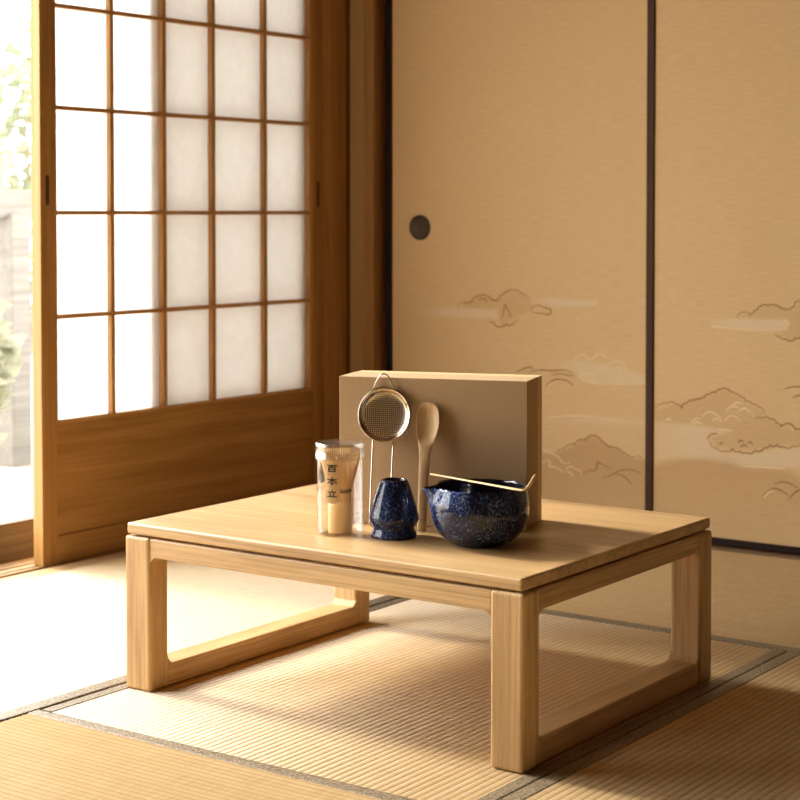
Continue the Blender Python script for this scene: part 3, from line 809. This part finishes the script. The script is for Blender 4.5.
for j in range(nt_):
    a_ = 2*PI*j/nt_; pts = []; rr = []
    for f, r in ((0, hr-.0028), (.15, hr-.0015), (.4, .0255), (.7, .0310), (.9, .0340), (.97, .0338), (1.0, .0325)):
        pts.append((r*math.cos(a_), r*math.sin(a_), hh+.012+f*.074)); rr.append(.00095 if f < .9 else .0007)
    q.tube(pts, rr, BAMBOO, 5)
for j in range(36):
    a_ = 2*PI*(j+.3)/36; pts = []
    for f, r in ((0, hr-.008), (.25, .0105), (.6, .0095), (1.0, .0075)):
        pts.append((r*math.cos(a_), r*math.sin(a_), hh+.010+f*.066))
    q.tube(pts, .0012, BAMBOO, 5)
q.build('tines', wk)

# ------------------------------------------------------------------ blue whisk stand
SC = Vector((.0554, -.1609, TOPZ))
q = MB()
outer = [(.0345, .0), (.0390, .0010), (.0398, .0035), (.0384, .008), (.0362, .0125), (.0352, .0155), (.0362, .0185), (.0396, .0235), (.0422, .028), (.0430, .0325), (.0425, .038), (.0404, .0465), (.0368, .0590), (.0330, .0715), (.0290, .0840), (.0258, .0925), (.0238, .0968), (.0220, .0985), (.0202, .0988)]
q.lathe([(.001, .0005)]+outer, GLAZE, seg=72)
q.lathe([(.0202, .0988), (.0184, .0978), (.0178, .094), (.019, .085), (.025, .06), (.024, .03), (.001, .02)], GLAZEIN, seg=72)
st_o = q.build('whisk_stand', loc=SC, merge=True)
# soft waist lobes of the hand thrown foot
for v in st_o.data.vertices:
    a_ = math.atan2(v.co.y, v.co.x); r_ = math.hypot(v.co.x, v.co.y)
    if r_ > .028 and v.co.z < .06:
        k_ = 1+.012*math.sin(5*a_+.6)*max(0, 1-v.co.z/.06); v.co.x *= k_; v.co.y *= k_
tag(st_o, 'small speckled blue ceramic whisk stand with a flared foot, between case and bowl', 'whisk stand')

# ------------------------------------------------------------------ blue spouted bowl
BC = Vector((.2085, -.1275, TOPZ)); BHt = .0985
bw = empty('tea_bowl', BC); tag(bw, 'speckled dark blue ceramic bowl with a pouring spout, on the low table', 'bowl')
# spout direction : from the bowl axis to where the lip is drawn out
sp = at((421, 490), (0, 0, 1), TOPZ+BHt)-BC; sa = math.atan2(sp.y, sp.x)
sa = va + (-PI/2)*.93
def bowl_rows(prof, spout=True, seg=128, shrink=0.0):
    rows = []
    for r, z in prof:
        row = []
        for k in range(seg):
            a_ = 2*PI*k/seg; d_ = (a_-sa+PI) % (2*PI)-PI
            rr, zz = r, z
            if spout:
                h = max(0.0, (z/BHt-.62)/.38)**1.5
                g = math.exp(-(d_/.15)**2)
                rr = r + (.0225-shrink)*g*h
                zz = z - .0035*h*math.exp(-(d_/.3)**2) + .0012*math.sin(2*a_+1)*h
                rr -= .004*h*(math.exp(-((abs(d_)-.36)/.14)**2))
            rr *= 1+.006*math.sin(3*a_+.4)
            row.append((rr*math.cos(a_), rr*math.sin(a_), zz))
        rows.append(row)
    return rows
q = MB()
outp = [(.001, .0015), (.035, .0015), (.038, .0), (.0435, .0005), (.0480, .0025), (.0585, .009), (.0690, .0185), (.0765, .030), (.0808, .043), (.0828, .056), (.0830, .068), (.0818, .079), (.0800, .088), (.0785, .0945), (.0775, .0975), (.0762, .0985)]
q.grid(bowl_rows(outp), GLAZE, True)
q.build('outer_body', bw)
q = MB()
inp = [(.0762, .0985), (.0748, .0976), (.0745, .094), (.0755, .085), (.077, .07), (.0755, .05), (.067, .03), (.045, .014), (.02, .010), (.001, .0095)]
q.grid(bowl_rows(inp, shrink=.0005), GLAZEIN, True)
q.build('inner_glaze', bw)
# radius of the outer body at a given height
def body_r(z):
    for (r0, z0), (r1, z1) in zip(outp[3:], outp[4:]):
        if z0 <= z <= z1: return r0+(r1-r0)*(z-z0)/(z1-z0)
    return .0785

# ------------------------------------------------------------------ bamboo scoop across the rim
zr = TOPZ+BHt+.0022
pL, pR = at((431.2, 474.2), (0, 0, 1), zr+.0015), at((522, 490.5), (0, 0, 1), zr)
tip = at((535.3, 474.8), (RT.x*0+FW.x, FW.y, 0), FW.x*pR.x+FW.y*pR.y)
o0 = (pL+pR)/2; o0.z = zr
q = MB()
dirv = (pR-pL).normalized(); upv = Vector((0, 0, 1))
line = [pL.lerp(pR, k/10) for k in range(11)]
sb = tip-pR
bend = [pR+sb*.18+Vector((0, 0, -.0035))*1, pR+Vector((sb.x*.42, sb.y*.42, sb.z*.18)), pR+Vector((sb.x*.66, sb.y*.66, sb.z*.45)), pR+Vector((sb.x*.83, sb.y*.83, sb.z*.75)), tip]
bend[0] = pR+Vector((sb.x*.2, sb.y*.2, sb.z*.03))
pts = line+bend
rr = [.0026+.0012*k/10 for k in range(11)]+[.0039, .0037, .0033, .0026, .0014]
side = dirv.cross(upv)
rows = []
for k, p in enumerate(pts):
    t_ = (pts[min(k+1, len(pts)-1)]-pts[max(k-1, 0)]).normalized(); nn = side.cross(t_).normalized()
    rows.append([p-o0+side*(rr[k]*1.25*math.cos(2*PI*j/12))+nn*(.0017*math.sin(2*PI*j/12)) for j in range(12)])
q.grid(rows, BAMBOOL, True, True, True)
tag(q.build('bamboo_scoop', loc=o0), 'slender pale bamboo scoop with a curled tip lying across the bowl rim', 'tea scoop')

# ------------------------------------------------------------------ outside
GZ = -.35
tag(MB().box(-14, XS-.25, -8, 9, GZ-.1, GZ, GRAVEL).build('ground'), 'pale gravel ground of the garden outside', 'ground', kind='structure')
d = empty('veranda', (-1.78, 0, 0)); tag(d, 'sunlit board veranda with a raised step, seen through the door gap', 'veranda', kind='structure')
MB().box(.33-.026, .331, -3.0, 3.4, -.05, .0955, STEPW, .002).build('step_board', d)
for k in range(4):
    MB().box(.30-.155*(k+1)+.003, .30-.155*k, -3.0, 3.4, .072, .0945, DECK, .002).build('deck_board', d)
MB().box(-.34, -.318, -3.0, 3.4, GZ, .0945, DECK, .002).build('edge_board', d)
# fence : posts with rails
fe = empty('garden_fence', (-4.5, 3.2, GZ)); tag(fe, 'weathered wooden post and rail fence in the bright garden', 'fence')
MB().box(-.05, .05, -2.2, 2.8, 1.18, 1.31, FENCE, .006).build('rail', fe)
MB().box(-.02, .02, -2.2, 2.8, .52, .60, FENCE, .006).build('rail', fe)
for y in (-1.6, -.14, 1.4): MB().box(-.075, .075, y-.06, y+.06, 0, 1.20, FENCE, .006).build('post', fe)
def stone(x, y, s, lab):
    b = bmesh.new(); bmesh.ops.create_icosphere(b, subdivisions=3, radius=1)
    rs = [Vector((random.uniform(-1, 1), random.uniform(-1, 1), random.uniform(-1, 1))).normalized() for _ in range(9)]
    for v in b.verts:
        k = 1.0
        for r_ in rs: 
            dd = v.co.normalized().dot(r_)
            if dd > .72: k = min(k, .72/dd)
        v.co = v.co.normalized()*k; v.co.x *= s*1.0; v.co.y *= s*1.25; v.co.z *= s*.8
        v.co.z = max(v.co.z, -s*.3)
    q = MB(); q.join(b, STONE, smooth=False)
    tag(q.build('garden_stone', loc=(x, y, GZ+s*.3)), lab, 'stone', 'stones beside the veranda')
for (x, y, s), lab in zip([(-2.55, .92, .24), (-2.80, 1.58, .28), (-3.25, 2.28, .30), (-3.85, 3.05, .32)],
        ['pale garden stone closest to the veranda edge', 'pale garden stone second from the veranda, just behind the nearest one', 'pale garden stone halfway to the fence', 'large pale garden stone lying close to the fence']):
    stone(x, y, s, lab)
def shrub(x, y, h, rad, n, mat, lab, nm='garden_shrub'):
    e = empty(nm, (x, y, GZ)); tag(e, lab, 'shrub', 'shrubs in the garden')
    q = MB(); i = q.mi(mat)
    for k in range(n):
        d_ = Vector((random.gauss(0, 1), random.gauss(0, 1), random.gauss(0, 1))).normalized()*random.uniform(.55, 1)
        c = Vector((d_.x*rad, d_.y*rad, h*.58+d_.z*h*.42))
        u = Vector((random.gauss(0, 1), random.gauss(0, 1), random.gauss(0, .6))).normalized(); w_ = u.cross(Vector((random.gauss(0, 1), random.gauss(0, 1), 1))).normalized()
        L_ = random.uniform(.05, .10); W_ = L_*.45
        vs = [q.bm.verts.new(c+u*L_), q.bm.verts.new(c+w_*W_), q.bm.verts.new(c-u*L_), q.bm.verts.new(c-w_*W_)]
        f = q.bm.faces.new(vs); f.material_index = i
    q.build('foliage', e, fix=False)
    q = MB()
    for k in range(5):
        a_ = k*1.3; q.tube([(.03*math.cos(a_), .03*math.sin(a_), 0), (rad*.2*math.cos(a_), rad*.2*math.sin(a_), h*.4), (rad*.55*math.cos(a_), rad*.55*math.sin(a_), h*.8)], [.022, .016, .008], BARK, 6)
    q.build('stem', e)
shrub(-6.2, 3.6, 2.35, .75, 1500, LEAF2, 'tall pale leafy shrub behind the fence, right beside the door edge')
shrub(-7.0, 5.6, 2.5, .8, 1500, LEAF, 'tall green leafy shrub farthest behind the fence')
shrub(-3.95, 2.25, .95, .26, 420, LEAF2, 'low pale shrub growing in front of the fence')

# ------------------------------------------------------------------ light
W = bpy.data.worlds.new('world'); S.world = W; W.use_nodes = True
nt = W.node_tree; bg = nt.nodes['Background']
bg.inputs['Color'].default_value = (1.0, 0.98, 0.945, 1); bg.inputs['Strength'].default_value = 7.0
sl_ = bpy.data.lights.new('sun', 'SUN'); so = bpy.data.objects.new('sun', sl_); COL.objects.link(so)
EL, AZ = math.radians(34), math.radians(1.0)   # travels towards +x
dv = Vector((math.cos(EL)*math.cos(AZ), math.cos(EL)*math.sin(AZ), -math.sin(EL)))
so.rotation_euler = dv.to_track_quat('-Z', 'Y').to_euler()
so.location = (-6, 0, 5)
sl_.energy = 5.8; sl_.angle = math.radians(11); sl_.color = (1.0, 0.95, 0.86)

S.view_settings.view_transform = 'Standard'; S.view_settings.look = 'None'
S.view_settings.gamma = 1.0; S.view_settings.exposure = 0.27
try: S.view_settings.use_curve_mapping = False
except Exception: pass
S.cycles.use_denoising = True
S.cycles.max_bounces = 12; S.cycles.diffuse_bounces = 8; S.cycles.transparent_max_bounces = 24; S.cycles.transmission_bounces = 8
S.cycles.sample_clamp_indirect = 8.0
